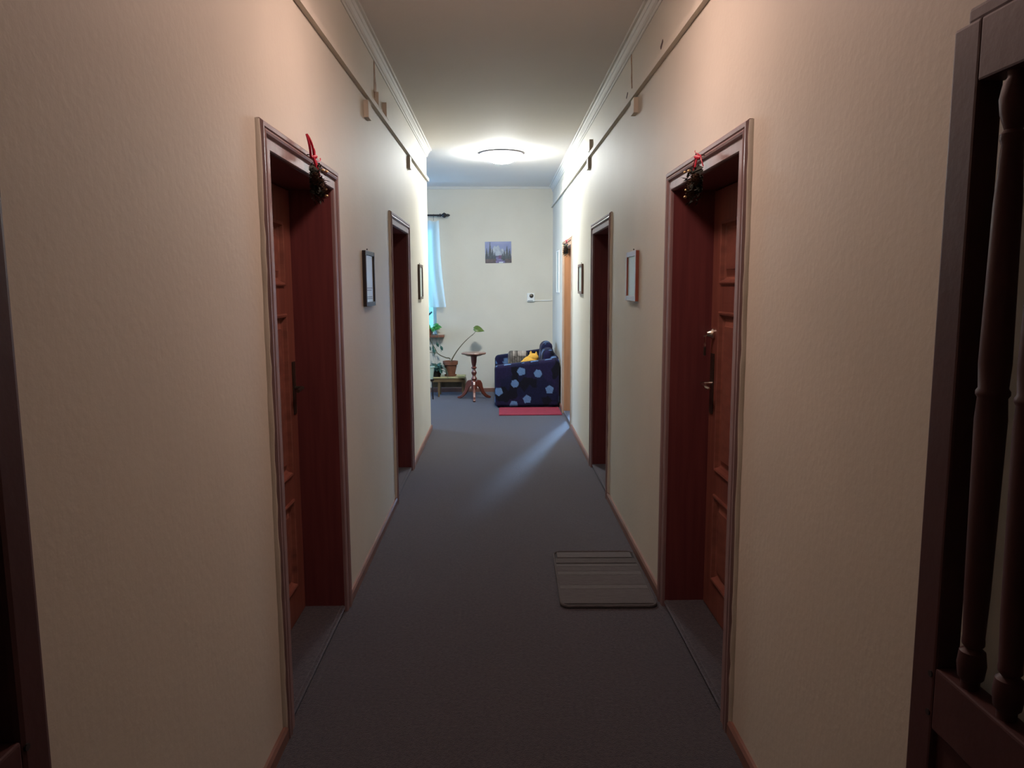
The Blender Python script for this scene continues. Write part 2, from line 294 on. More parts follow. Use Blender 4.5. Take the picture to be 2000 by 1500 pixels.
# ------------------------------------------------------------------ doors
PROF = [(0.0, -0.03), (0.0, 0.010), (0.004, 0.014), (0.036, 0.014), (0.040, 0.007), (0.046, 0.007), (0.049, 0.018), (0.056, 0.021), (0.062, 0.018), (0.064, 0.012), (0.068, 0.019), (0.080, 0.020), (0.088, 0.011), (0.088, -0.002)]
def door(name, s, xw, ya, yb, zt, label, leaf_d=0.185, with_leaf=True, jm='jamb', handle=False, cs='casing', th=TH):
    org = Vector((xw, (ya+yb)/2, 0)); yl, yr = ya-org.y, yb-org.y
    D = thing(name, org, label, 'door', None, 'structure')
    X = lambda d: s*d          # d > 0 goes into the wall
    def bx(m, d0, d1, y0, y1, z0, z1, bev=0): m.box(min(X(d0), X(d1)), max(X(d0), X(d1)), y0, y1, z0, z1, bev); return m
    # casings swept from the profile with mitred corners
    def seg(a, b):
        vs = []; n = len(PROF)
        for (yy, zz) in (a, b):
            for (o_, p_) in PROF: vs.append((X(-p_), yy(o_), zz(o_)))
        fs = [(i, (i+1) % n, n+(i+1) % n, n+i) for i in range(n)]+[tuple(range(n)), tuple(range(n, 2*n))]
        return MB().mesh(vs, fs)
    A = (lambda o_: yl-o_, lambda o_: 0.0); B = (lambda o_: yl-o_, lambda o_: zt+o_); Cc = (lambda o_: yr+o_, lambda o_: zt+o_); E = (lambda o_: yr+o_, lambda o_: 0.0)
    seg(A, B).build('casing_side', M[cs], D); seg(B, Cc).build('casing_head', M[cs], D); seg(Cc, E).build('casing_side', M[cs], D)
    # uneven lip of plaster where the wall meets the casing
    rr = random.Random(int(ya*37)+int(s)); n = 40
    for side in (-1, 1):
        vs = []; ye = (yl-0.087) if side < 0 else (yr+0.087)
        for i in range(n+1):
            z = (zt+0.085)*i/n; w1 = 0.014+rr.uniform(-.0035, .0035); pr_ = 0.013+rr.uniform(-.002, .002)
            vs += [(X(0.002), ye, z), (X(-pr_), ye+side*0.001, z), (X(-pr_*0.8), ye+side*w1*0.45, z), (X(0.002), ye+side*w1, z)]
        fs = []
        for i in range(n):
            for q in range(3): a = i*4+q; fs.append((a, a+1, a+5, a+4))
        MB().mesh(vs, fs).build('plaster_lip', M['wall'], D, True)
    # lining
    dd = th-0.003
    for nm, y0, y1 in (('jamb', yl-0.01, yl+0.002), ('jamb', yr-0.002, yr+0.01)):
        bx(MB(), 0.001, dd, y0, y1, 0, zt+0.01).build(nm, M[jm], D)
    bx(MB(), 0.001, dd, yl, yr, zt-0.002, zt+0.01).build('jamb_head', M[jm], D)
    # raised carpeted threshold with a rounded nosing
    t = MB(); bx(t, 0.004, dd, yl, yr, 0.0, 0.030); t.tube([(X(0.010), yl+.003, 0.020), (X(0.010), yr-.003, 0.020)], 0.0125, 8)
    t.build('threshold', M['carpet'], D)
    if not with_leaf: return D
    # stop strip in front of the leaf, then the leaf with raised panels
    st = MB(); bx(st, leaf_d+0.006, leaf_d+0.030, yl+0.002, yl+0.016, 0.03, zt-0.002); bx(st, leaf_d+0.006, leaf_d+0.030, yr-0.016, yr-0.002, 0.03, zt-0.002)
    st.build('door_stop', M['jamb'], D)
    L0, L1, B0 = yl+0.018, yr-0.018, 0.036; T1 = zt-0.008
    sw = 0.135; th = 0.045
    leafo = MB()
    zs = [(0.195, 0.605), (0.715, 1.44), (1.56, 1.835)]
    bx(leafo, leaf_d, leaf_d+th, L0, L0+sw, B0, T1); bx(leafo, leaf_d, leaf_d+th, L1-sw, L1, B0, T1)
    rails = [(B0, zs[0][0]), (zs[0][1], zs[1][0]), (zs[1][1], zs[2][0]), (zs[2][1], T1)]
    for a, b in rails: bx(leafo, leaf_d, leaf_d+th, L0+sw, L1-sw, a, b)
    lf = leafo.build('door_leaf', M['leaf'], D)
    for (a, b) in zs:
        p0, p1 = L0+sw, L1-sw
        def ring(i, d): return [(X(d), p0+i, a+i), (X(d), p1-i, a+i), (X(d), p1-i, b-i), (X(d), p0+i, b-i)]
        st_ = [(0.0, leaf_d-0.008), (0.006, leaf_d-0.011), (0.014, leaf_d-0.009), (0.020, leaf_d+0.006), (0.030, leaf_d+0.014), (0.036, leaf_d+0.014), (0.062, leaf_d+0.003), (0.064, leaf_d+0.001)]
        vs = []; fs = []
        for i, d in st_: vs += ring(i, d)
        for k in range(len(st_)-1):
            for q in range(4): fs.append((k*4+q, k*4+(q+1) % 4, (k+1)*4+(q+1) % 4, (k+1)*4+q))
        fs.append(tuple((len(st_)-1)*4+q for q in range(4)))
        base = len(vs); vs += ring(0.0, leaf_d+0.03); fs.append((base, base+1, base+2, base+3))
        for q in range(4): fs.append((q, (q+1) % 4, base+(q+1) % 4, base+q))
        MB().mesh(vs, fs).build('panel', M['panelwood'], lf)
    if handle:
        yh = L1-0.045
        bx(MB(), leaf_d-0.006, leaf_d, yh-0.024, yh+0.024, 0.965, 1.245, 0.002).build('lock_plate', M['darkmetal'], D)
        lv = MB(); lv.tube([(X(leaf_d-0.005), yh, 1.105), (X(leaf_d-0.045), yh, 1.105), (X(leaf_d-0.052), yh-0.012, 1.106), (X(leaf_d-0.054), yh-0.105, 1.100), (X(leaf_d-0.046), yh-0.118, 1.097)], [0.010, 0.009, 0.009, 0.0075, 0.006], 10)
        lv.build('door_handle', M['chrome'], D, True)
        rs = MB(); rs.lathe([(0.026, 0), (0.026, 0.008), (0.018, 0.016), (0.012, 0.034), (0.0, 0.036)], (0, 0, 0), 20, 'x')
        o = rs.build('lock_rosette', M['chrome'], D, True); o.location = (X(leaf_d), yh, 1.335); o.scale = (-s, 1, 1)
        ky = MB(); ky.box(-0.0012, 0.0012, -0.011, 0.011, -0.03, 0.0); ky.tube([(0, 0, 0.004), (0, 0, -0.004)], 0.008, 8)
        k = ky.build('key', M['chrome'], D); k.location = (X(leaf_d-0.040), yh, 1.325)
        kr = MB(); kr.tube([(0.0, 0.012*math.cos(a), 0.012*math.sin(a)) for a in [i*math.pi/6 for i in range(13)]], 0.0012, 6)
        kr.build('key_ring', M['chrome'], D).location = (X(leaf_d-0.040), yh, 1.285)
        fb = MB(); fb.box(-0.004, 0.004, -0.010, 0.010, -0.020, 0.020, 0.003)
        fb.build('key_fob', M['darkmetal'], D).location = (X(leaf_d-0.040), yh, 1.255)
    else:
        yh = L1-0.045
        bx(MB(), leaf_d-0.006, leaf_d, yh-0.02, yh+0.02, 0.98, 1.22, 0.002).build('lock_plate', M['darkmetal'], D)
        MB().tube([(X(leaf_d-0.005), yh, 1.10), (X(leaf_d-0.04), yh, 1.10), (X(leaf_d-0.045), yh-0.10, 1.098)], 0.008, 10).build('door_handle', M['darkmetal'], D, True)
    return D
door('door_1', -1, XL, *DOORS_L[0], 'nearest left door, recessed reddish wood in a brown casing', handle=False)
door('door_2', -1, XL, *DOORS_L[1], 'second left door, dark recess near the sitting corner')
door('door_3', 1, XR, *DOORS_R[0], 'nearest right door with lock and keys, by the grey doormat', handle=True)
door('door_4', 1, XR, *DOORS_R[1], 'second right door, dark recess between two framed notices')
door('door_5', 1, XR, *DOORS_R[2], 'farthest right doorway, open, with its jamb coloured as lamplit', with_leaf=False, jm='jamb_lit', cs='casing3', th=TH5)

# ------------------------------------------------------------------ gates folded back against the walls
def gate(name, s, xf, yfar, ztop, zrail, xth, label, rounded):
    """s=+1: right wall; xf = face towards the corridor; local origin at the foot of the far stile"""
    G = thing(name, (xf, yfar, 0.0), label, 'gate')
    f = lambda a, b: (min(s*a, s*b), max(s*a, s*b))
    wl = 0.78; st = 0.068
    def bx(x0, x1, y0, y1, z0, z1, bev=0.004):
        a, b = f(x0, x1); return MB().box(a, b, y0, y1, z0, z1, bev)
    bx(0, xth, -st, 0, 0.02, ztop, 0.010 if rounded else 0.005).build('stile', M['gate'], G)
    bx(0, xth, -wl, -wl+st, 0.02, ztop).build('stile', M['gate'], G)
    bx(0.0005, xth-0.0005, -wl+st, -st, ztop-0.095, ztop-0.001).build('top_rail', M['gate'], G)
    bx(0.004, xth-0.004, -wl+0.03, -0.028, ztop-0.002, ztop+0.024, 0.006).build('top_cap', M['gate'], G)
    bx(0.0005, xth-0.0005, -wl+st, -st, zrail-0.11, zrail).build('middle_rail', M['gate'], G)
    bx(0.0005, xth-0.0005, -wl+st, -st, 0.02, 0.16).build('bottom_rail', M['gate'], G)
    bx(0.012, xth-0.012, -wl+st, -st, 0.16, zrail-0.11, 0).build('lower_panel', M['gate'], G)
    bx(0.006, xth-0.006, -wl+st+0.07, -st-0.07, 0.23, zrail-0.18, 0.006).build('raised_field', M['gate'], G)
    z0, z1 = zrail, ztop-0.095; hh = z1-z0; r = 0.0225
    prof = [(0.014, 0), (0.014, 0.012), (0.019, 0.018), (0.0215, 0.040), (0.019, 0.062), (0.012, 0.068), (0.0165, 0.074), (0.0165, 0.080), (0.0160, 0.086), (0.0185, 0.16), (r, hh*0.46),
            (0.0205, hh*0.495), (0.0235, hh*0.50), (0.0235, hh*0.506), (0.0205, hh*0.511), (r, hh*0.55), (0.0190, hh*0.80), (0.0145, hh-0.105), (0.017, hh-0.098), (0.017, hh-0.090), (0.012, hh-0.084), (0.019, hh-0.062), (0.0215, hh-0.040), (0.018, hh-0.018), (0.013, hh-0.010), (0.013, hh)]
    me = None
    k = 0; yy = -st-0.062
    while yy > -wl+st+0.03:
        if me is None:
            o = MB().lathe(prof, (0, 0, 0), 20).build('spindle', M['gate'], G, True); me = o.data
        else:
            o = bpy.data.objects.new('spindle', me); C.objects.link(o); o.parent = G
        o.location = (s*(xth/2), yy, z0); yy -= 0.088
    # dark pegs of the joints in the stile
    for z in (zrail-0.015, zrail-0.085):
        a, b = f(-0.002, 0.004); MB().lathe([(0.0055, a), (0.0055, b)], (0, -st+0.010, z), 10, 'x').build('peg', M['black'], G)
    return G
gate('spindle_gate', 1, 0.738, 1.258, 1.956, 0.905, 0.042, 'dark wooden gate with turned spindles folded against the right wall', False)
gate('spindle_gate', -1, -0.690, 1.085, 1.956, 0.905, 0.042, 'dark wooden gate edge folded against the left wall nearest the viewer', True)
# door frame posts at the passage the gates hang in
for s, x in ((-1, XL), (1, XR)):
    g = MB(); a, b = sorted((x-s*0.002, x-s*0.085)); g.box(a, b, 0.28, 0.44, 0, 2.6, 0.004)
    struct(g.build('trim_6' if s < 0 else 'trim_7', M['gate']), 'dark wooden frame post on the %s the gate hangs from' % ('left' if s < 0 else 'right'), 'door post')

# ------------------------------------------------------------------ ceiling lamps
def lamp(loc, glass, label):
    L = thing('ceiling_lamp', loc, label, 'ceiling lamp')
    MB().lathe([(0.10, 0), (0.237, 0), (0.243, -0.006), (0.240, -0.012), (0.20, -0.022), (0.175, -0.026), (0.172, -0.012), (0.10, -0.010)], n=48).build('mounting_ring', M['ring'], L, True)
    pr = [(0.173, -0.020), (0.176, -0.026), (0.172, -0.044), (0.158, -0.066), (0.130, -0.086), (0.090, -0.100), (0.045, -0.107), (0.0001, -0.109)]
    MB().lathe(pr, n=48).build('glass_dome', M[glass], L, True)
    MB().lathe([(0.012, -0.105), (0.012, -0.116), (0.006, -0.124), (0.0001, -0.125)], n=16).build('finial', M['ring'], L, True)
lamp((0.045, 8.42, H), 'coolglass', 'bright white dome lamp on the ceiling at the corridor end')
L = thing('ceiling_lamp', (0.06, 2.80, H), 'warm glass bowl lamp hanging just under the ceiling above the nearest doors', 'ceiling lamp')
MB().lathe([(0.0001, 0), (0.06, 0), (0.06, -0.012), (0.02, -0.03), (0.0001, -0.03)], n=24).build('canopy', M['ring'], L, True)
MB().lathe([(0.007, -0.02), (0.007, -0.20)], n=10).build('stem', M['ring'], L, True)
MB().lathe([(0.0001, -0.200), (0.10, -0.196), (0.150, -0.190), (0.165, -0.200), (0.160, -0.222), (0.140, -0.246), (0.100, -0.266), (0.050, -0.277), (0.0001, -0.280)], n=40).build('glass_bowl', M['warmglass'], L, True)
MB().lathe([(0.163, -0.188), (0.172, -0.190), (0.172, -0.202), (0.165, -0.204)], n=40).build('rim', M['ring'], L, True)
MB().lathe([(0.010, -0.278), (0.012, -0.288), (0.0001, -0.296)], n=12).build('finial', M['ring'], L, True)

# ------------------------------------------------------------------ framed notices
def frame(s, x, ya, yb, z0, z1, m, label, fw_=0.024, dep=0.020, content='paper', text=True, group=None):
    org = Vector((x, (ya+yb)/2, z0)); h = z1-z0; hw = (yb-ya)/2
    F = thing('picture_frame', org, label, 'picture', group)
    X = lambda d: -s*d
    def bx(d0, d1, y0, y1, a, b, bev=0.002):
        p, q = sorted((X(d0), X(d1))); return MB().box(p, q, y0, y1, a, b, bev)
    bx(0.001, dep, -hw, -hw+fw_, 0, h).build('frame_side', M[m], F); bx(0.001, dep, hw-fw_, hw, 0, h).build('frame_side', M[m], F)
    bx(0.001, dep-0.0006, -hw+fw_, hw-fw_, 0, fw_).build('frame_rail', M[m], F); bx(0.001, dep-0.0006, -hw+fw_, hw-fw_, h-fw_, h).build('frame_rail', M[m], F)
    p = bx(0.001, dep*0.55, -hw+fw_, hw-fw_, fw_, h-fw_, 0).build('notice', M[content], F)
    if text:
        t = MB(); rr = random.Random(int(ya*100))
        for (zz, n) in ((0.100, 1), (0.088, 1), (0.050, 1), (0.040, 1)):
            a, b = sorted((X(dep*0.55), X(dep*0.55+0.0006))); t.box(a, b, -hw+fw_+0.03, hw-fw_-0.03-rr.random()*0.04, zz, zz+0.005)
        t.build('printed_lines', M['ink'], p)
    MB().lathe([(0.004, 0), (0.004, 0.006)], (0, 0, 0), 8, 'x').build('nail', M['darkmetal'], F).location = (X(0.006) if s > 0 else 0, 0, h+0.012)
    return F
frame(-1, XL, 4.205, 4.51, 1.447, 1.757, 'black', 'black framed notice between the two left doors')
frame(-1, XL, 7.09, 7.38, 1.442, 1.768, 'darkbrownframe', 'small brown framed notice on the left wall near the corner', text=False)
frame(1, XR, 4.31, 4.64, 1.467, 1.757, 'redframe', 'reddish brown framed notice right of the grey doormat', text=False, fw_=0.03)
frame(1, XR, 7.115, 7.44, 1.487, 1.768, 'brownframe', 'brown framed notice between the second and third right doors', text=False)
frame(1, XR, 9.90, 10.28, 1.478, 2.03, 'white', 'tall thin white framed notice above the blue sofa', fw_=0.015, dep=0.014, text=False)

# ------------------------------------------------------------------ landscape print (original scene: lake, firs, peaks)
def grid_print(name, mat_, parent, nx, nz, wdt, hgt, fn, thick=0.004):
    vs = []; fs = []; cols = []
    for j in range(nz+1):
        for i in range(nx+1):
            u, v = i/nx, j/nz; vs.append(((u-.5)*wdt, -thick, v*hgt)); cols.append((*fn(u, v), 1))
    for j in range(nz):
        for i in range(nx): a = j*(nx+1)+i; fs.append((a, a+1, a+nx+2, a+nx+1))
    b = len(vs)
    for (x, z) in ((-.5, 0), (.5, 0), (.5, 1), (-.5, 1)): vs.append((x*wdt, 0, z*hgt)); cols.append((.2, .2, .2, 1))
    c = [0, nx, (nz+1)*(nx+1)-1, nz*(nx+1)]
    fs.append((b+3, b+2, b+1, b)); 
    fs += [tuple([b, b+1]+list(range(nx, -1, -1))), tuple([b+2, b+3]+[nz*(nx+1)+i for i in range(nx+1)]), tuple([b+1, b+2]+[(nz-j)*(nx+1)+nx for j in range(nz+1)]), tuple([b+3, b]+[j*(nx+1) for j in range(nz+1)])]
    me = bpy.data.meshes.new(name); me.from_pydata(vs, [], fs); at = me.color_attributes.new('print', 'FLOAT_COLOR', 'POINT')
    at.data.foreach_set('color', [q for c_ in cols for q in c_]); return link(name, me, mat_, parent)
rp = random.Random(3)
firs = [(0.19, 0.02, 0.97, 0.075), (0.06, 0.0, 0.70, 0.07), (0.28, 0.05, 0.66, 0.07), (0.36, 0.1, 0.50, 0.05), (0.83, 0.02, 0.80, 0.075), (0.93, 0.0, 0.66, 0.07), (0.73, 0.1, 0.60, 0.06), (0.66, 0.15, 0.45, 0.05)]
def hsh(a, b, c=0): 
    v = math.sin(a*127.1+b*311.7+c*74.7)*43758.5453; return v-math.floor(v)
def vn(x, y, s=0):
    i, j = math.floor(x), math.floor(y); fx, fy = x-i, y-j; fx = fx*fx*(3-2*fx); fy = fy*fy*(3-2*fy)
    return (hsh(i, j, s)*(1-fx)+hsh(i+1, j, s)*fx)*(1-fy)+(hsh(i, j+1, s)*(1-fx)+hsh(i+1, j+1, s)*fx)*fy
def landscape(u, v):
    c = [0.13+0.06*v, 0.18+0.06*v, 0.36+0.12*v]
    k = vn(u*6, v*5, 1); c = [x+0.10*k for x in c]
    pk = 0.80-0.9*abs(u-0.45)+0.10*math.sin(u*40)*0.6+0.06*vn(u*14, 0)
    if v < pk:
        n = vn(u*12+v*5, v*10, 2); c = [0.26+0.22*n, 0.32+0.22*n, 0.40+0.22*n]
    if v < 0.34: n = vn(u*10, v*20, 4); c = [0.08+0.12*n, 0.08+0.09*n, 0.16+0.18*n]
    if v < 0.26 and 0.35 < u < 0.75: n = vn(u*8, v*30, 5); c = [0.12+0.16*n, 0.12+0.12*n, 0.26+0.22*n]
    if 0.50 < u < 0.70 and 0.20 < v < 0.36: c = [0.15, 0.07, 0.15]
    for (x, b, t, wd) in firs:
        if b < v < t:
            hw = wd*(t-v)/(t-b)*(0.85+0.5*abs(math.sin(v*60)))
            if abs(u-x) < hw+0.008: n = vn(u*30, v*30, 6); c = [0.03+0.04*n, 0.05+0.05*n, 0.07+0.05*n]
    if v < 0.20 and (u < 0.40 or u > 0.75): n = vn(u*12, v*12, 7); c = [0.05+0.10*n, 0.045+0.07*n, 0.06+0.06*n]
    if v < 0.06 and 0.52 < u < 0.68: c = [0.75, 0.80, 0.9]
    return [x*0.75+0.02 for x in c]
P = thing('landscape_print', (0.006, YB-0.002, 1.905), 'small unframed landscape print of firs and peaks on the end wall', 'picture')
P.rotation_euler = (0, R(-0.8), 0)
grid_print('printed_sheet', M['picture'], P, 76, 60, 0.385, 0.31, landscape)

# ------------------------------------------------------------------ wall socket box with cable on end wall
S = thing('wall_switch_box', (0.48, YB, 1.34), 'small white switch box with a thin cable on the end wall', 'switch')
MB().box(-0.055, 0.055, -0.035, -0.001, 0.0, 0.125, 0.008).build('casing', M['white'], S)
MB().lathe([(0.030, -0.035), (0.030, -0.043), (0.022, -0.048), (0.0001, -0.049)], (0.008, 0, 0.085), 20, 'y').build('dial', M['darkmetal'], S, True)
MB().box(-0.045, 0.03, -0.038, -0.035, 0.008, 0.018, 0).build('label_strip', M['ink'], S)
MB().box(0.055, 0.30, -0.012, -0.001, 0.010, 0.022, 0.001).build('cable_duct', M['white'], S)

# ------------------------------------------------------------------ door garlands
def cone_mesh(m, c, L, r, seed, mtx=None):
    rr = random.Random(seed); vs = []; fs = []
    core = MB()
    m.lathe([(0.0001, 0), (r*0.5, -L*0.15), (r*0.6, -L*0.5), (r*0.35, -L*0.85), (0.0001, -L)], c, 8)
    n = 7
    for k in range(n):
        t = (k+0.5)/n; z = -L*t; rad = r*math.sin(math.pi*(0.18+0.72*t))**0.8
        for q in range(7):
            a = 2*math.pi*q/7+k*0.45; ca, sa = math.cos(a), math.sin(a); wd = rad*0.42
            o = Vector(c)+Vector((0, 0, z)); tip = o+Vector((ca*rad, sa*rad, -L*0.03)); l = o+Vector((ca*rad*0.4-sa*wd, sa*rad*0.4+ca*wd, 0.0)); r_ = o+Vector((ca*rad*0.4+sa*wd, sa*rad*0.4-ca*wd, 0.0)); dn = o+Vector((ca*rad*0.55, sa*rad*0.55, -L*0.10))
            m.mesh([l, tip, r_, dn], [(0, 1, 2), (0, 3, 1), (1, 3, 2), (0, 2, 3)])
def garland(loc, sx, label, k=1.0, seed=1, variant=0):
    G = thing('door_garland', loc, label, 'garland'); rr = random.Random(seed); G.scale = (1.05, 0.95, 0.78)
    X = lambda d: sx*d
    # ribbon: bow loops, tails
    rb = MB()
    def strip(pts, wd):
        rb.tube(pts, [wd*0.36]*len(pts), 6)
    x0 = X(0.012)
    if variant == 0:
        strip(bez((x0, 0, 0.045), (x0+X(.01), -0.045, 0.09), (x0, -0.055, 0.145), 6), 0.014*k); strip(bez((x0, -0.055, 0.145), (x0+X(.02), -0.03, 0.10), (x0+X(.01), 0.005, 0.04), 6), 0.012*k)
        strip(bez((x0, 0.0, 0.045), (x0+X(.012), 0.045, 0.06), (x0, 0.05, 0.10), 6), 0.012*k)
        strip(bez((x0, 0.01, 0.045), (x0+X(.02), 0.09, 0.03), (x0+X(.01), 0.115, 0.065), 8), 0.007*k)
        strip(bez((x0+X(.01), -0.01, 0.05), (x0+X(.02), 0.0, 0.0), (x0+X(.02), 0.02, -0.045), 6), 0.014*k); strip(bez((x0+X(.01), 0.005, 0.05), (x0+X(.02), 0.03, 0.0), (x0+X(.02), 0.045, -0.06), 6), 0.012*k)
    else:
        strip(bez((x0, 0, 0.06), (x0+X(.01), -0.03, 0.05), (x0, -0.04, 0.0), 6), 0.007*k)
        strip(bez((x0, 0, 0.055), (x0+X(.01), 0.05, 0.09), (x0, 0.075, 0.075), 6), 0.007*k); strip(bez((x0, 0, 0.055), (x0+X(.01), 0.07, 0.085), (x0, 0.09, 0.10), 6), 0.004*k)
        strip(bez((x0, 0.08, 0.055), (x0+X(.014), 0.115, 0.01), (x0, 0.095, -0.035), 6), 0.004*k)
        strip(bez((x0+X(.01), 0.0, 0.06), (x0+X(.02), 0.01, 0.0), (x0+X(.02), 0.045, -0.045), 6), 0.010*k); strip(bez((x0+X(.01), 0.0, 0.06), (x0+X(.02), -0.01, 0.03), (x0+X(.02), 0.0, -0.03), 6), 0.006*k)
    rb.tube([(x0+X(0.004), -0.012, 0.045), (x0+X(0.014), 0, 0.050), (x0+X(0.004), 0.012, 0.045)], [0.007, 0.011, 0.007], 8)
    rib = rb.build('ribbon_bow', M['ribbon'], G, True, solid=False)
    for (dx, dy, dz, L_, r_) in ((0.035, -0.035, -0.03, 0.060, 0.024), (0.038, 0.030, -0.045, 0.060, 0.024), (0.045, 0.0, -0.075, 0.065, 0.026)):
        c = MB(); cone_mesh(c, (X(dx), dy, dz), L_*k, r_*k, seed); c.build('pine_cone', M['cone'], G)
    sp = MB()
    for q in range(170):
        a = rr.uniform(0, 2*math.pi); t = rr.uniform(-0.16, 0.01); rad = 0.055*(1-abs(t+0.06)/0.13*0.55)
        c = Vector((X(0.030+0.016*math.cos(a*3)), rad*math.cos(a)*0.8, t)); d = Vector((X(rr.uniform(0.0, 0.8)), math.cos(a)+rr.uniform(-.5, .5), rr.uniform(-1.3, 0.5))).normalized()*rr.uniform(0.018, 0.040)
        n = d.cross(Vector((0.3, 0.2, 1))).normalized()*0.0035
        sp.mesh([c-n*0.4, c+d*0.45-n, c+d, c+d*0.45+n], [(0, 1, 2, 3)])
    for q in range(20):
        t = rr.uniform(-0.13, 0.0); sp.mesh([(X(.008), -.03, t), (X(.045), 0, t-.02), (X(.008), .03, t), (X(.02), 0, t+.02)], [(0, 1, 3), (1, 2, 3), (0, 2, 1)])
    tag(sp.build('evergreen_sprigs', M['sprig'], G, solid=False), kind='stuff')
    for (dy, dz) in ((0.005, -0.105), (-0.03, -0.02), (0.035, -0.015), (0.02, -0.135)):
        b = bmesh.new(); bmesh.ops.create_icosphere(b, subdivisions=2, radius=0.0065*k); mb = MB(); mb.add(b); mb.build('gold_bead', M['gold'], G, True).location = (X(0.060), dy, dz)
    MB().tube([(X(-0.002), 0, 0.060), (X(0.012), 0, 0.060)], 0.003, 6).build('nail', M['darkmetal'], G)
    return G
garland((XL+0.024, 2.97, 2.01), 1, 'pine cone garland with a red ribbon bow over the nearest left door', 1.0, 11, 0)
garland((XR-0.024, 2.90, 1.995), -1, 'pine cone garland with thin red strings over the nearest right door', 1.0, 12, 1)
garland((XR-0.024, 8.36, 2.02), -1, 'small pine cone garland over the farthest right doorway', 1.0, 13, 1)

# ------------------------------------------------------------------ doormats
def rounded(x0, x1, y0, y1, r, n=6):
    pts = []
    for (cx_, cy_, a0) in ((x1-r, y1-r, 0), (x0+r, y1-r, 90), (x0+r, y0+r, 180), (x1-r, y0+r, 270)):
        for i in range(n+1): a = R(a0+90*i/n); pts.append((cx_+r*math.cos(a), cy_+r*math.sin(a)))
    return pts
D = thing('doormat', (0.538, 3.85, 0.0), 'grey ribbed doormat with dark grooves by the nearest right door', 'doormat'); D.rotation_euler = (0, 0, R(-1.0))
b = bmesh.new()
hw, hl = 0.238, 0.385
def slab(pts, z0, z1, ins):
    mb = MB(); n = len(pts); cx_ = sum(p[0] for p in pts)/n; cy_ = sum(p[1] for p in pts)/n
    inn = [(cx_+(x-cx_)*(1-ins/abs(hw)), cy_+(y-cy_)*(1-ins/hl)) for x, y in pts]
    vs = [(x, y, z0) for x, y in pts]+[(x, y, z1-ins*0.4) for x, y in pts]+[(x, y, z1) for x, y in inn]
    fs = [tuple(range(n))[::-1]]
    for k in range(2): fs += [(k*n+i, k*n+(i+1) % n, (k+1)*n+(i+1) % n, (k+1)*n+i) for i in range(n)]
    fs.append(tuple(range(2*n, 3*n))); return mb.mesh(vs, fs)
slab(rounded(-hw, hw, -hl, hl, 0.045), 0.001, 0.009, 0.006).build('rubber_backing', M['matline'], D)
# raised pile bands separated by real grooves (front to back)
edges = [(-0.348, -0.170, 0), (-0.168, -0.120, 1), (-0.118, 0.020, 0), (0.022, 0.070, 1), (0.072, 0.140, 0), (0.142, 0.180, 1), (0.196, 0.268, 0), (0.284, 0.368, 1)]
M['mat2'] = mat('light_grey_pile', (0.158, 0.148, 0.152), 1.0, noise=0.2, nscale=60, stretch=(0.3, 3, 1), bump=0.6, bscale=160, spec=0.1)
for i, (a, c, q) in enumerate(edges):
    ins = 0.011 if i < len(edges)-1 else 0.024
    MB().box(-hw+ins, hw-ins, a, c, 0.007, 0.0125, 0.0015).build('pile_band', M['mat2' if q else 'mat'], D)
rim = MB(); pr = rounded(-hw+0.006, hw-0.006, -hl+0.008, hl-0.006, 0.042); rim.tube([(x, y, 0.010) for x, y in pr+[pr[0]]], 0.007, 8, cap=False); rim.build('rim', M['mat'], D, True)
Dr = thing('red_mat', (0.385, 9.30, 0.0), 'flat red mat on the floor in front of the blue sofa', 'mat')
hw, hl = 0.385, 0.285
slab(rounded(-hw, hw, -hl, hl, 0.012), 0.001, 0.012, 0.006).build('mat_body', M['redmat'], Dr)
MB().box(-hw+0.012, hw-0.012, -hl+0.016, -hl+0.030, 0.0105, 0.0145, 0.001).build('hem', M['redmat'], Dr)

# ------------------------------------------------------------------ sofa
def soft_box(x0, x1, y0, y1, z0, z1, r, step=0.012, deform=None):
    key = {}; vs = []; fs = []; ns = []
    def vid(p):
        k = (round(p[0], 5), round(p[1], 5), round(p[2], 5))
        if k not in key: key[k] = len(vs); vs.append(Vector(p))
        return key[k]
    L = [(x0, x1), (y0, y1), (z0, z1)]; N = [max(2, int((b-a)/step)) for a, b in L]
    for ax in range(3):
        u, v = (ax+1) % 3, (ax+2) % 3
        for side in (0, 1):
            for i in range(N[u]):
                for j in range(N[v]):
                    q = []
                    for (di, dj) in ((0, 0), (1, 0), (1, 1), (0, 1)):
                        p = [0, 0, 0]; p[ax] = L[ax][side]; p[u] = L[u][0]+(L[u][1]-L[u][0])*(i+di)/N[u]; p[v] = L[v][0]+(L[v][1]-L[v][0])*(j+dj)/N[v]; q.append(vid(p))
                    fs.append(tuple(q) if side else tuple(q[::-1]))
    out = []
    for p in vs:
        c = Vector([min(max(p[k], L[k][0]+r), L[k][1]-r) for k in range(3)]); d = p-c
        q = c+d.normalized()*r if d.length > 1e-9 else p
        if deform: q = deform(q)
        out.append(q)
    return out, fs
PENT = [(0.289, 0.475, 0), (0.505, 0.446, 20), (0.207, 0.318, 40), (-0.004, 0.214, 90), (0.655, 0.238, 270), (0.364, 0.114, 60), (0.192, 0.042, 10)]
def in_pent(dx, dz, rad, rot, n=5):
    for k in range(n):
        a = R(rot+360/n*k)
        if dx*math.cos(a)+dz*math.sin(a) > rad*0.82: return False
    return True
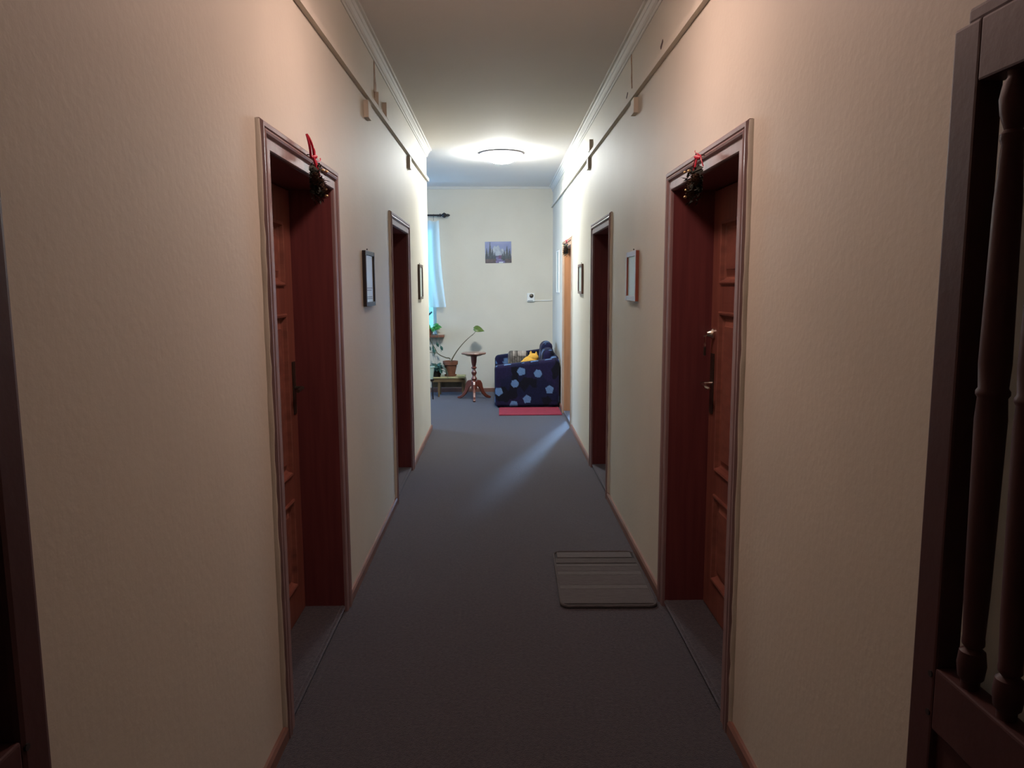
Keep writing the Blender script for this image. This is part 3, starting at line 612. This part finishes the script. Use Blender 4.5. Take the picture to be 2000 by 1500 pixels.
def fabric(P_, Nn, seed=0):
    if abs(Nn.y) > 0.6: u, v, pl = P_.x, P_.z, (1 if Nn.y < 0 else 2)
    elif abs(Nn.x) > 0.6: u, v, pl = P_.y, P_.z, 3
    else: u, v, pl = P_.x, P_.y, 4
    # background: dark navy cells with purple and near black shards
    x, y = u*7.5+seed, v*7.5
    i, j = math.floor(x), math.floor(y); best = 9; bc = 0
    for a in (-1, 0, 1):
        for b_ in (-1, 0, 1):
            px, py = i+a+hsh(i+a, j+b_, pl), j+b_+hsh(i+a, j+b_, pl+5); d = abs(px-x)*1.0+abs(py-y)*0.7
            if d < best: best = d; bc = hsh(i+a, j+b_, pl+9)
    c = (0.004, 0.005, 0.026) if bc < 0.4 else ((0.009, 0.006, 0.032) if bc < 0.75 else (0.002, 0.002, 0.007))
    n = vn(u*70, v*70, pl); c = tuple(q*(0.75+0.5*n) for q in c)
    hit = False
    if pl == 1 and P_.y < 9.70:
        for (cx_, cz_, rot) in PENT:
            if in_pent(u-cx_, v-cz_, 0.058, rot, 6 if rot in (20, 40) else 5): hit = True
    else:
        g = 0.19; gi, gj = math.floor(u/g), math.floor(v/g)
        cx_ = (gi+0.3+0.4*hsh(gi, gj, 21+pl+seed))*g; cz_ = (gj+0.3+0.4*hsh(gi, gj, 31+pl+seed))*g
        if in_pent(u-cx_, v-cz_, 0.055, 360*hsh(gi, gj, 41)): hit = hsh(gi, gj, 51+seed) < 0.8
    if hit: n = vn(u*120, v*120, 3); c = (0.075+0.04*n, 0.145+0.05*n, 0.28+0.07*n)
    return c
SO = Vector((0.38, 9.60, 0.0))
SOFA = thing('sofa', SO, 'navy blue sofa with light blue pentagon print against the right wall', 'sofa')
def soft(name, dims, r, parent, deform=None, step=0.012, colfn=fabric, m='fabric', seed=0, org=SO):
    vs, fs = soft_box(*dims, r, step, deform)
    me = bpy.data.meshes.new(name); me.from_pydata([v-org for v in vs], [], fs); me.update()
    at = me.color_attributes.new('print', 'FLOAT_COLOR', 'POINT'); nn = [v.normal.copy() for v in me.vertices]
    buf = []
    for v, n_ in zip(vs, nn): buf += [*colfn(v, n_, seed), 1]
    at.data.foreach_set('color', buf)
    me.polygons.foreach_set('use_smooth', [True]*len(me.polygons))
    return link(name, me, M[m], parent)
def arm_def(p):
    # top slopes up to the wall, side bulges slightly
    t = (p.x+0.055)/0.86
    if p.z > 0.30: p = Vector((p.x, p.y, p.z+0.105*t*(p.z-0.30)/0.25))
    return p
ya1 = 10.78
soft('armrest', (-0.055, 0.785, 9.60, 9.76, 0.012, 0.545), 0.04, SOFA, arm_def, 0.0075)
soft('armrest', (-0.055, 0.785, ya1-0.16, ya1, 0.012, 0.585), 0.05, SOFA, arm_def, 0.02, seed=3)
soft('seat_base', (-0.045, 0.785, 9.755, ya1-0.155, 0.02, 0.26), 0.02, SOFA, None, 0.03, seed=1)
soft('seat_cushion', (-0.055, 0.60, 9.765, ya1-0.165, 0.255, 0.41), 0.05, SOFA, None, 0.025, seed=2)
soft('backrest', (0.66, 0.79, 9.755, ya1-0.155, 0.24, 0.66), 0.05, SOFA, None, 0.025, seed=4)
def bc_def(p):
    t = (p.z-0.40)/0.40
    return Vector((p.x+0.05*t, p.y, p.z))
soft('back_cushion', (0.54, 0.70, 9.79, 10.20, 0.40, 0.745), 0.075, SOFA, bc_def, 0.02, seed=5)
soft('back_cushion', (0.54, 0.70, 10.21, ya1-0.10, 0.40, 0.80), 0.075, SOFA, bc_def, 0.02, seed=6)
# feet
for (fx, fy) in ((0.0, 9.66), (0.72, 9.66), (0.0, ya1-0.08), (0.72, ya1-0.08)):
    MB().lathe([(0.02, 0), (0.024, 0.02)], (fx-SO.x, fy-SO.y, 0), 12).build('foot', M['black'], SOFA)
# cushions lying on the sofa
def woven(P_, N_, seed=0):
    a = vn(P_.x*45, P_.z*45, 3); b_ = math.sin(P_.x*190)*0.5+0.5
    k = 0.06+0.22*a*b_+(0.22 if P_.z > 0.60 and hsh(math.floor(P_.x*26), 0, 2) > 0.45 else 0.0)
    return (k, k*0.86, k*0.74)
co = Vector((0.27, 10.50, 0.41))
CU = soft('throw_cushion', (0.13, 0.41, 10.46, 10.60, 0.41, 0.665), 0.05, None, lambda p: Vector((p.x, p.y+0.05*(p.z-0.41), p.z)), 0.01, woven, 'cushion', org=co)
CU.location = co; tag(CU, 'brown and white patterned cushion on the sofa against its far armrest', 'cushion')
TY = thing('plush_toy', (0.43, 10.08, 0.415), 'yellow plush toy with pointed ears lying on the blue sofa', 'toy')
def blob(name, c, rad, parent, m='yellow', rot=None):
    b_ = bmesh.new(); bmesh.ops.create_icosphere(b_, subdivisions=3, radius=1.0)
    mt = Matrix.Translation(c) @ (rot or Matrix()) @ Matrix.Diagonal((*rad, 1)); mb = MB(); mb.add(b_, mt); return mb.build(name, M[m], parent, True)
blob('body', (-0.0, 0.0, 0.11), (0.12, 0.09, 0.11), TY); blob('head', (0.035, 0.0, 0.195), (0.075, 0.065, 0.058), TY)
hd = Matrix.Rotation(R(35), 4, 'Y')
MB().lathe([(0.020, 0), (0.014, 0.03), (0.0001, 0.055)], (0.075, 0.0, 0.225), 10).build('ear', M['yellow'], TY, True); MB().lathe([(0.020, 0), (0.014, 0.03), (0.0001, 0.05)], (0.005, 0.03, 0.235), 10).build('ear', M['yellow'], TY, True)
MB().tube(bez((-0.06, -0.02, 0.14), (-0.11, -0.03, 0.16), (-0.15, -0.02, 0.08), 6), [0.03, 0.028, 0.026, 0.024, 0.022, 0.02, 0.014], 10).build('arm', M['yellow'], TY, True)

# ------------------------------------------------------------------ round pedestal table
T = thing('pedestal_table', (-0.345, 10.38, 0.0), 'small reddish turned pedestal table left of the blue sofa', 'table')
zt = 0.655
MB().lathe([(0.10, zt-0.030), (0.165, zt-0.022), (0.180, zt-0.014), (0.184, zt-0.006), (0.180, zt), (0.0001, zt)], (0, 0, 0), 8, 'z', R(22.5)).build('table_top', M['tabletop'], T)
MB().lathe([(0.095, zt-0.045), (0.14, zt-0.024), (0.14, zt-0.022), (0.05, zt-0.022)], n=24).build('apron_ring', M['tablewood'], T, True)
MB().lathe([(0.036, 0.14), (0.040, 0.16), (0.040, 0.25), (0.028, 0.262), (0.034, 0.275), (0.042, 0.295), (0.030, 0.315), (0.022, 0.335), (0.035, 0.365), (0.038, 0.385), (0.024, 0.405), (0.020, 0.425), (0.038, 0.44), (0.038, 0.452), (0.024, 0.465), (0.030, 0.49), (0.038, 0.53), (0.040, 0.58), (0.044, 0.60), (0.060, zt-0.042), (0.060, zt-0.03)], n=24).build('column', M['tablewood'], T, True)
for ang in (-88, 32, 152):
    lg = MB(); pts = [(0.02, 0.245), (0.055, 0.275), (0.10, 0.262), (0.125, 0.22), (0.135, 0.165), (0.155, 0.11), (0.195, 0.06), (0.240, 0.035), (0.262, 0.030), (0.268, 0.012), (0.255, 0.0), (0.228, 0.0), (0.180, 0.022), (0.130, 0.068), (0.098, 0.12), (0.075, 0.165), (0.05, 0.185), (0.02, 0.165)]
    o = lg.prism(pts, -0.017, 0.017, 'y').build('leg', M['tablewood'], T)
    o.rotation_euler = (0, 0, R(ang))
    md = o.modifiers.new('b', 'BEVEL'); md.width = 0.006; md.segments = 2
MB().lathe([(0.0001, 0.115), (0.02, 0.125), (0.024, 0.14)], n=16).build('drop_finial', M['tablewood'], T, True)

# ------------------------------------------------------------------ low plant bench
BX = -0.735; BY = 10.78
Bn = thing('plant_bench', (BX, BY, 0.0), 'low wooden bench carrying the potted plants by the window', 'bench')
hw2, hl2 = 0.235, 0.17
for k in range(3):
    MB().box(-hw2-0.02, hw2+0.02, -hl2+k*0.115, -hl2+k*0.115+0.108, 0.268, 0.288, 0.004).build('top_plank', M['benchtop'], Bn)
MB().box(-hw2, hw2, -hl2+0.01, -hl2+0.03, 0.215, 0.267, 0.003).build('front_apron', M['bench'], Bn)
MB().box(-hw2, hw2, hl2-0.03, hl2-0.01, 0.10, 0.267, 0.003).build('back_panel', M['bench'], Bn)
for sx in (-1, 1):
    for sy in (-1, 1):
        x = sx*(hw2-0.02)+(0.10 if sx < 0 else 0); a = MB(); y = sy*(hl2-0.035)
        a.mesh([(x-.016, y-.016, .267), (x+.016, y-.016, .267), (x+.016, y+.016, .267), (x-.016, y+.016, .267), (x-.012+sx*.01, y-.012, 0), (x+.012+sx*.01, y-.012, 0), (x+.012+sx*.01, y+.012, 0), (x-.012+sx*.01, y+.012, 0)],
               [(0, 1, 2, 3), (7, 6, 5, 4), (0, 4, 5, 1), (1, 5, 6, 2), (2, 6, 7, 3), (3, 7, 4, 0)]).build('leg', M['bench'], Bn)
ap = [(hw2-0.005, 0.267), (hw2-0.06, 0.262), (hw2-0.02, 0.25), (hw2+0.005, 0.21), (hw2+0.012, 0.13), (hw2+0.03, 0.13), (hw2+0.026, 0.22), (hw2+0.015, 0.26)]
MB().prism(ap, -hl2+0.01, hl2-0.01, 'y').build('curved_end', M['bench'], Bn)
ZB = 0.288
bk = thing('booklet', (BX+0.195, BY-0.10, ZB), 'pale yellow booklet lying on the plant bench', 'booklet')
MB().box(-0.045, 0.05, -0.06, 0.06, 0.0, 0.008, 0.001).build('pages', mat('pale_yellow_paper', (0.72, 0.72, 0.36), 0.6), bk)
MB().box(-0.0455, 0.0505, -0.0605, 0.0605, 0.008, 0.0092).build('cover', mat('booklet_cover', (0.62, 0.66, 0.28), 0.4), bk)

# pots and plants
def pot(parent, r0, r1, h, m, rim=True, saucer=True):
    z = 0.012 if saucer else 0.0
    if saucer: MB().lathe([(r0*0.95, 0), (r0*1.35, 0.006), (r0*1.42, 0.024), (r0*1.34, 0.024), (r0*1.25, 0.010), (0.0001, 0.010)], n=24).build('saucer', M[m], parent, True)
    pr = [(r0, z), (r1*0.93, z+h*0.74), (r1*1.05, z+h*0.76), (r1*1.08, z+h), (r1*0.96, z+h), (r1*0.90, z+h*0.85), (0.0001, z+h*0.85)] if rim else [(r0, z), (r1, z+h), (r1*0.93, z+h), (r1*0.9, z+h*0.85), (0.0001, z+h*0.85)]
    MB().lathe(pr, n=24).build('pot', M[m], parent, True); MB().lathe([(r1*0.92, z+h*0.84), (r1*0.92, z+h*0.88), (0.0001, z+h*0.90)], n=20).build('soil', M['soil'], parent)
def leafm(mb, base, d, nrm, L, Wd, curl=0.15, heart=False):
    """cupped leaf blade with a midrib fold"""
    d = Vector(d).normalized(); nrm = Vector(nrm); nrm = (nrm-d*nrm.dot(d)).normalized(); s_ = d.cross(nrm); vs = []; fs = []
    pr = [(-0.10, 0.30), (0.0, 0.62), (0.12, 0.90), (0.3, 1.0), (0.5, 0.86), (0.7, 0.58), (0.87, 0.26), (1.0, 0.02)] if heart else [(0.0, 0.10), (0.12, 0.45), (0.3, 0.9), (0.5, 1.0), (0.7, 0.75), (0.87, 0.38), (1.0, 0.02)]
    for (t, w_) in pr:
        o = Vector(base)+d*(L*t)-nrm*(curl*L*t*t); hw_ = Wd*0.5*w_
        mid = o if not (heart and t < 0) else Vector(base)
        vs += [o-s_*hw_+nrm*hw_*0.25, mid, o+s_*hw_+nrm*hw_*0.25]
    for i in range(len(pr)-1):
        for q in (0, 1): a = i*3+q; fs.append((a, a+1, a+4, a+3))
    mb.mesh(vs, fs)
def leafobj(name, parent, mk, *a, **k):
    mb = MB(); leafm(mb, *a, **k); o = mb.build(name, M[mk], parent, True, solid=False); md = o.modifiers.new('s', 'SOLIDIFY'); md.thickness = 0.0012; return o
# terracotta pot with the long bare stem
PP = Vector((-0.695, 10.745, ZB))
PL = thing('potted_plant', PP, 'terracotta potted plant with one long bare stem and single big leaf', 'plant')
pot(PL, 0.062, 0.102, 0.205, 'terracotta')
q0 = (0, 0, 0.19)
s1 = bez(q0, (0.10, 0.05, 0.42), (0.335, 0.07, 0.60), 14)
st = MB(); st.tube([(0, 0, .18)]+s1[1:], [0.011]+[0.009-0.0004*i for i in range(14)], 8); st.tube(bez((0.31, 0.068, 0.575), (0.40, 0.07, 0.66), (0.368, 0.06, 0.668), 6), 0.0035, 6)
st.build('stem', M['stem'], PL, True)
leafobj('leaf', PL, 'leafgreen', (0.345, 0.06, 0.672), (1, 0.0, -0.10), (0.05, -0.55, 0.45), 0.150, 0.115, curl=0.22, heart=True)
s2 = [(0, 0, 0.24), (-0.015, -0.01, 0.26), (-0.06, -0.02, 0.265), (-0.14, -0.02, 0.30), (-0.185, -0.02, 0.335), (-0.215, -0.02, 0.40), (-0.245, -0.02, 0.45), (-0.285, -0.02, 0.53), (-0.31, -0.02, 0.60)]
MB().tube(s2, [0.008, 0.008, 0.007, 0.007, 0.0065, 0.006, 0.006, 0.005, 0.004], 8).build('side_stem', M['stem'], PL, True)
MB().tube(bez((-0.185, -0.02, 0.335), (-0.24, -0.03, 0.335), (-0.33, -0.03, 0.35), 6), 0.004, 6).build('side_stem', M['stem'], PL, True)
for (bx_, dx, nx_) in (((-0.245, -0.02, 0.45), (0.1, -.2, -1), (0, -1, 0)), ((-0.215, -0.02, 0.40), (-.1, -.2, -1), (0, -1, 0)), ((-0.31, -0.02, 0.60), (-.4, -.2, -.8), (0, -1, .2))):
    leafobj('leaf', PL, 'bluegreen', bx_, dx, nx_, 0.10, 0.030)
# leafy plant low on bench at left
PF = thing('potted_plant', (-0.885, 10.67, ZB), 'low bushy blue green plant at the left end of the bench', 'plant')
pot(PF, 0.05, 0.072, 0.085, 'soil', rim=False, saucer=False)
rl = random.Random(5)
for k in range(46):
    a = rl.uniform(0, 2*math.pi); el = rl.uniform(-0.6, 1.1); d = Vector((math.cos(a), math.sin(a), el)).normalized(); b0 = Vector((math.cos(a)*0.035, math.sin(a)*0.035, 0.09+rl.uniform(0, 0.06)))
    L_ = rl.uniform(0.075, 0.13)
    leafobj('leaf', PF, 'bluegreen', b0, d, (0, 0, 1) if abs(d.z) < 0.8 else (1, 0, 0), L_, 0.045, curl=0.35)
for k in range(5):
    a = R(-20+k*22); MB().tube(bez((0, 0, .1), (0.10*math.cos(a), -0.06, 0.26), (0.19*math.cos(a)-0.01, -0.10, -0.02+0.03*k), 10), 0.0022, 5).build('runner', M['bluegreen'], PF, True)
for k in range(3): MB().tube(bez((-0.02, 0, .1), (-0.03+0.04*k, -0.02, 0.30), (-0.10+0.05*k, -0.03, 0.42-0.06*k), 8), 0.0016, 5).build('runner', M['stem'], PF, True)
PG = thing('flower_pot', (-0.975, 10.44, 0.0), 'pale green flower pot on a dark stand at the left edge of the alcove', 'pot')
MB().lathe([(0.055, 0.285), (0.075, 0.44), (0.082, 0.445), (0.082, 0.46), (0.070, 0.46), (0.06, 0.42), (0.0001, 0.42)], n=24).build('pot', M['palepot'], PG, True)
MB().lathe([(0.07, 0.262), (0.07, 0.285), (0.0001, 0.285)], n=20).build('stand_top', M['iron'], PG)
for a in (90, 210, 330):
    MB().tube([(0.05*math.cos(R(a)), 0.05*math.sin(R(a)), 0.27), (0.06*math.cos(R(a)), 0.06*math.sin(R(a)), 0.0)], 0.009, 8).build('stand_leg', M['iron'], PG, True)
for k in range(5):
    a = R(k*72); leafobj('leaf', PG, 'bluegreen', (0, 0, 0.43), (math.cos(a)*.6, math.sin(a)*.4, 1), (1, 0, 0), 0.12, 0.04)

# ------------------------------------------------------------------ window, sill, curtain
def window(name, x0, x1, yin, z0, z1, label, mull, cas='winframe', axis='y'):
    Wn = thing(name, ((x0+x1)/2, yin, z0), label, 'window', None, 'structure'); hw_ = (x1-x0)/2; h = z1-z0
    y0, y1 = 0.13, 0.19
    f = lambda a, b, c, d, nm, m, p=Wn, ya=y0, yb=y1: MB().box(a, b, ya, yb, c, d, 0.004).build(nm, M[m], p)
    f(-hw_, -hw_+.06, 0, h, 'frame_post', cas); f(hw_-.06, hw_, 0, h, 'frame_post', cas); f(-hw_+.06, hw_-.06, 0, .06, 'frame_rail', cas); f(-hw_+.06, hw_-.06, h-.06, h, 'frame_rail', cas)
    xs = [-hw_+.06]+[v for v in mull]+[hw_-.06]
    for v in mull: f(v-.035, v+.035, .06, h-.06, 'mullion', cas)
    for a, b in zip(xs[:-1], xs[1:]):
        MB().box(a+(.035 if a in mull else 0), b-(.035 if b in mull else 0), 0.158, 0.162, .06, h-.06).build('pane', M['glass'], Wn)
    return Wn
Wm = window('window_1', wx0, wx1, YB, wz0, wz1, 'daylit window at the left of the end wall behind a sheer curtain', [0.0])
# dark stay and inner sash bar seen low through the glass
MB().box(0.555, 0.590, 0.09, 0.125, 0.06, 0.42, 0.003).build('dark_sash_bar', M['darkframe'], Wm)
MB().tube([(0.53, 0.10, 0.20), (0.665, 0.10, 0.335)], 0.012, 8).build('window_stay', M['darkframe'], Wm)
sl = MB().box(wx0-0.04, -0.80, YB-0.14, YB+0.12, wz0-0.035, wz0, 0.006).build('trim_8', M['sill']); struct(sl, 'brown wooden window sill under the daylit window', 'window sill')
w2 = thing('window_2', (-4.6, 9.9, 0.9), 'daylit window in the far left wall of the sitting corner', 'window', None, 'structure')
for (a, b, c, d) in ((-.7, -.64, 0, 1.4), (.64, .7, 0, 1.4), (-.64, .64, 0, .06), (-.64, .64, 1.34, 1.4), (-.03, .03, .06, 1.34)): MB().box(-0.19, -0.13, a, b, c, d, 0.003).build('frame_bar', M['winframe'], w2)
for (a, b) in ((-.64, -.03), (.03, .64)): MB().box(-0.162, -0.158, a, b, .06, 1.34).build('pane', M['glass'], w2)
window('window_3', 1.2, 3.3, 12.35, 0.5, 2.85, 'daylit window in the side room beyond the farthest right doorway', [0.0])

RD = thing('curtain_rod', (-1.6, YB-0.10, 2.585), 'black iron curtain rod with a bulb finial above the window', 'curtain rod')
MB().lathe([(0.013, -0.93), (0.013, 0.76)], (0, 0, 0), 12, 'x').build('rod', M['iron'], RD, True)
MB().lathe([(0.013, 0.0), (0.024, 0.006), (0.024, 0.014), (0.012, 0.022), (0.018, 0.034), (0.036, 0.058), (0.038, 0.072), (0.024, 0.095), (0.017, 0.105), (0.022, 0.115), (0.018, 0.13), (0.008, 0.148), (0.0001, 0.152)], (0.76, 0, 0), 20, 'x').build('finial', M['iron'], RD, True)
MB().lathe([(0.013, 0.0), (0.024, -0.006), (0.036, -0.05), (0.02, -0.10), (0.0001, -0.15)], (-0.93, 0, 0), 20, 'x').build('finial', M['iron'], RD, True)
for xx in (-0.85, 0.735):
    MB().box(xx-0.012, xx+0.012, 0.0, 0.10, -0.012, 0.012, 0.003).build('bracket', M['iron'], RD)
for k in range(12):
    xx = -0.80+k*0.134
    pts = [(xx, 0.020*math.cos(a), 0.020*math.sin(a)-0.004) for a in [i*math.pi/6 for i in range(13)]]
    r_ = MB(); r_.tube(pts, 0.003, 6); r_.tube([(xx, 0, -0.022), (xx, 0, -0.075)], 0.0028, 6); r_.build('ring', M['iron'], RD, True)
CT = thing('curtain', (-1.6, YB-0.10, 1.27), 'sheer white curtain hanging from the rod over the window', 'curtain')
vs = []; fs = []; NX, NZ = 150, 24
for j in range(NZ+1):
    t = j/NZ; z = t*1.245
    for i in range(NX+1):
        u = i/NX; xr = 0.835-0.085*t-0.02*math.sin(t*math.pi); x = -0.86+(0.86+xr)*u
        y = 0.022*math.sin(u*75+0.6*math.sin(t*3))*(0.5+0.5*(1-t))+0.012*math.sin(u*31)
        zz = z-(0.02*abs(math.sin(u*math.pi*12)) if j == NZ else 0)
        vs.append((x, y, zz))
for j in range(NZ):
    for i in range(NX): a = j*(NX+1)+i; fs.append((a, a+1, a+NX+2, a+NX+1))
me = bpy.data.meshes.new('cloth'); me.from_pydata(vs, [], fs); link('cloth', me, M['sheer'], CT, True)
hm = MB(); hm.tube([Vector(vs[i])+Vector((0, -0.001, 0)) for i in range(0, NX+1)], 0.003, 5); hm.build('hem', M['sheer'], CT, True)

# sill plant with bright leaves, seen past the corner
PS = thing('potted_plant', (-1.02, YB-0.075, wz0), 'bright green leafy plant standing on the window sill', 'plant')
pot(PS, 0.045, 0.062, 0.10, 'terracotta', rim=True, saucer=False)
for k in range(26):
    a = rl.uniform(0, 2*math.pi); rr_ = rl.uniform(0.02, 0.10); b0 = Vector((math.cos(a)*rr_+0.04, -0.03+math.sin(a)*rr_*0.25, 0.07+rl.uniform(0, 0.075)))
    leafobj('leaf', PS, 'brightgreen', b0, (math.cos(a), -0.5, rl.uniform(-0.5, 0.5)), (rl.uniform(-.3, .3), -1, 0.3), rl.uniform(0.055, 0.08), 0.055, curl=0.2, heart=True)
for k in range(5):
    x0_ = -0.05+0.05*k; MB().tube(bez((x0_*0.4, -0.02, .09), (x0_, -0.13, 0.10), (x0_*1.2, -0.12, -0.18-0.06*(k % 3)), 10), 0.0028, 5).build('trailing_stem', M['bluegreen'], PS, True)
    leafobj('leaf', PS, 'bluegreen', (x0_*1.15, -0.12, -0.10-0.05*(k % 3)), (0.4, 0, -1), (0, -1, 0), 0.08, 0.04)
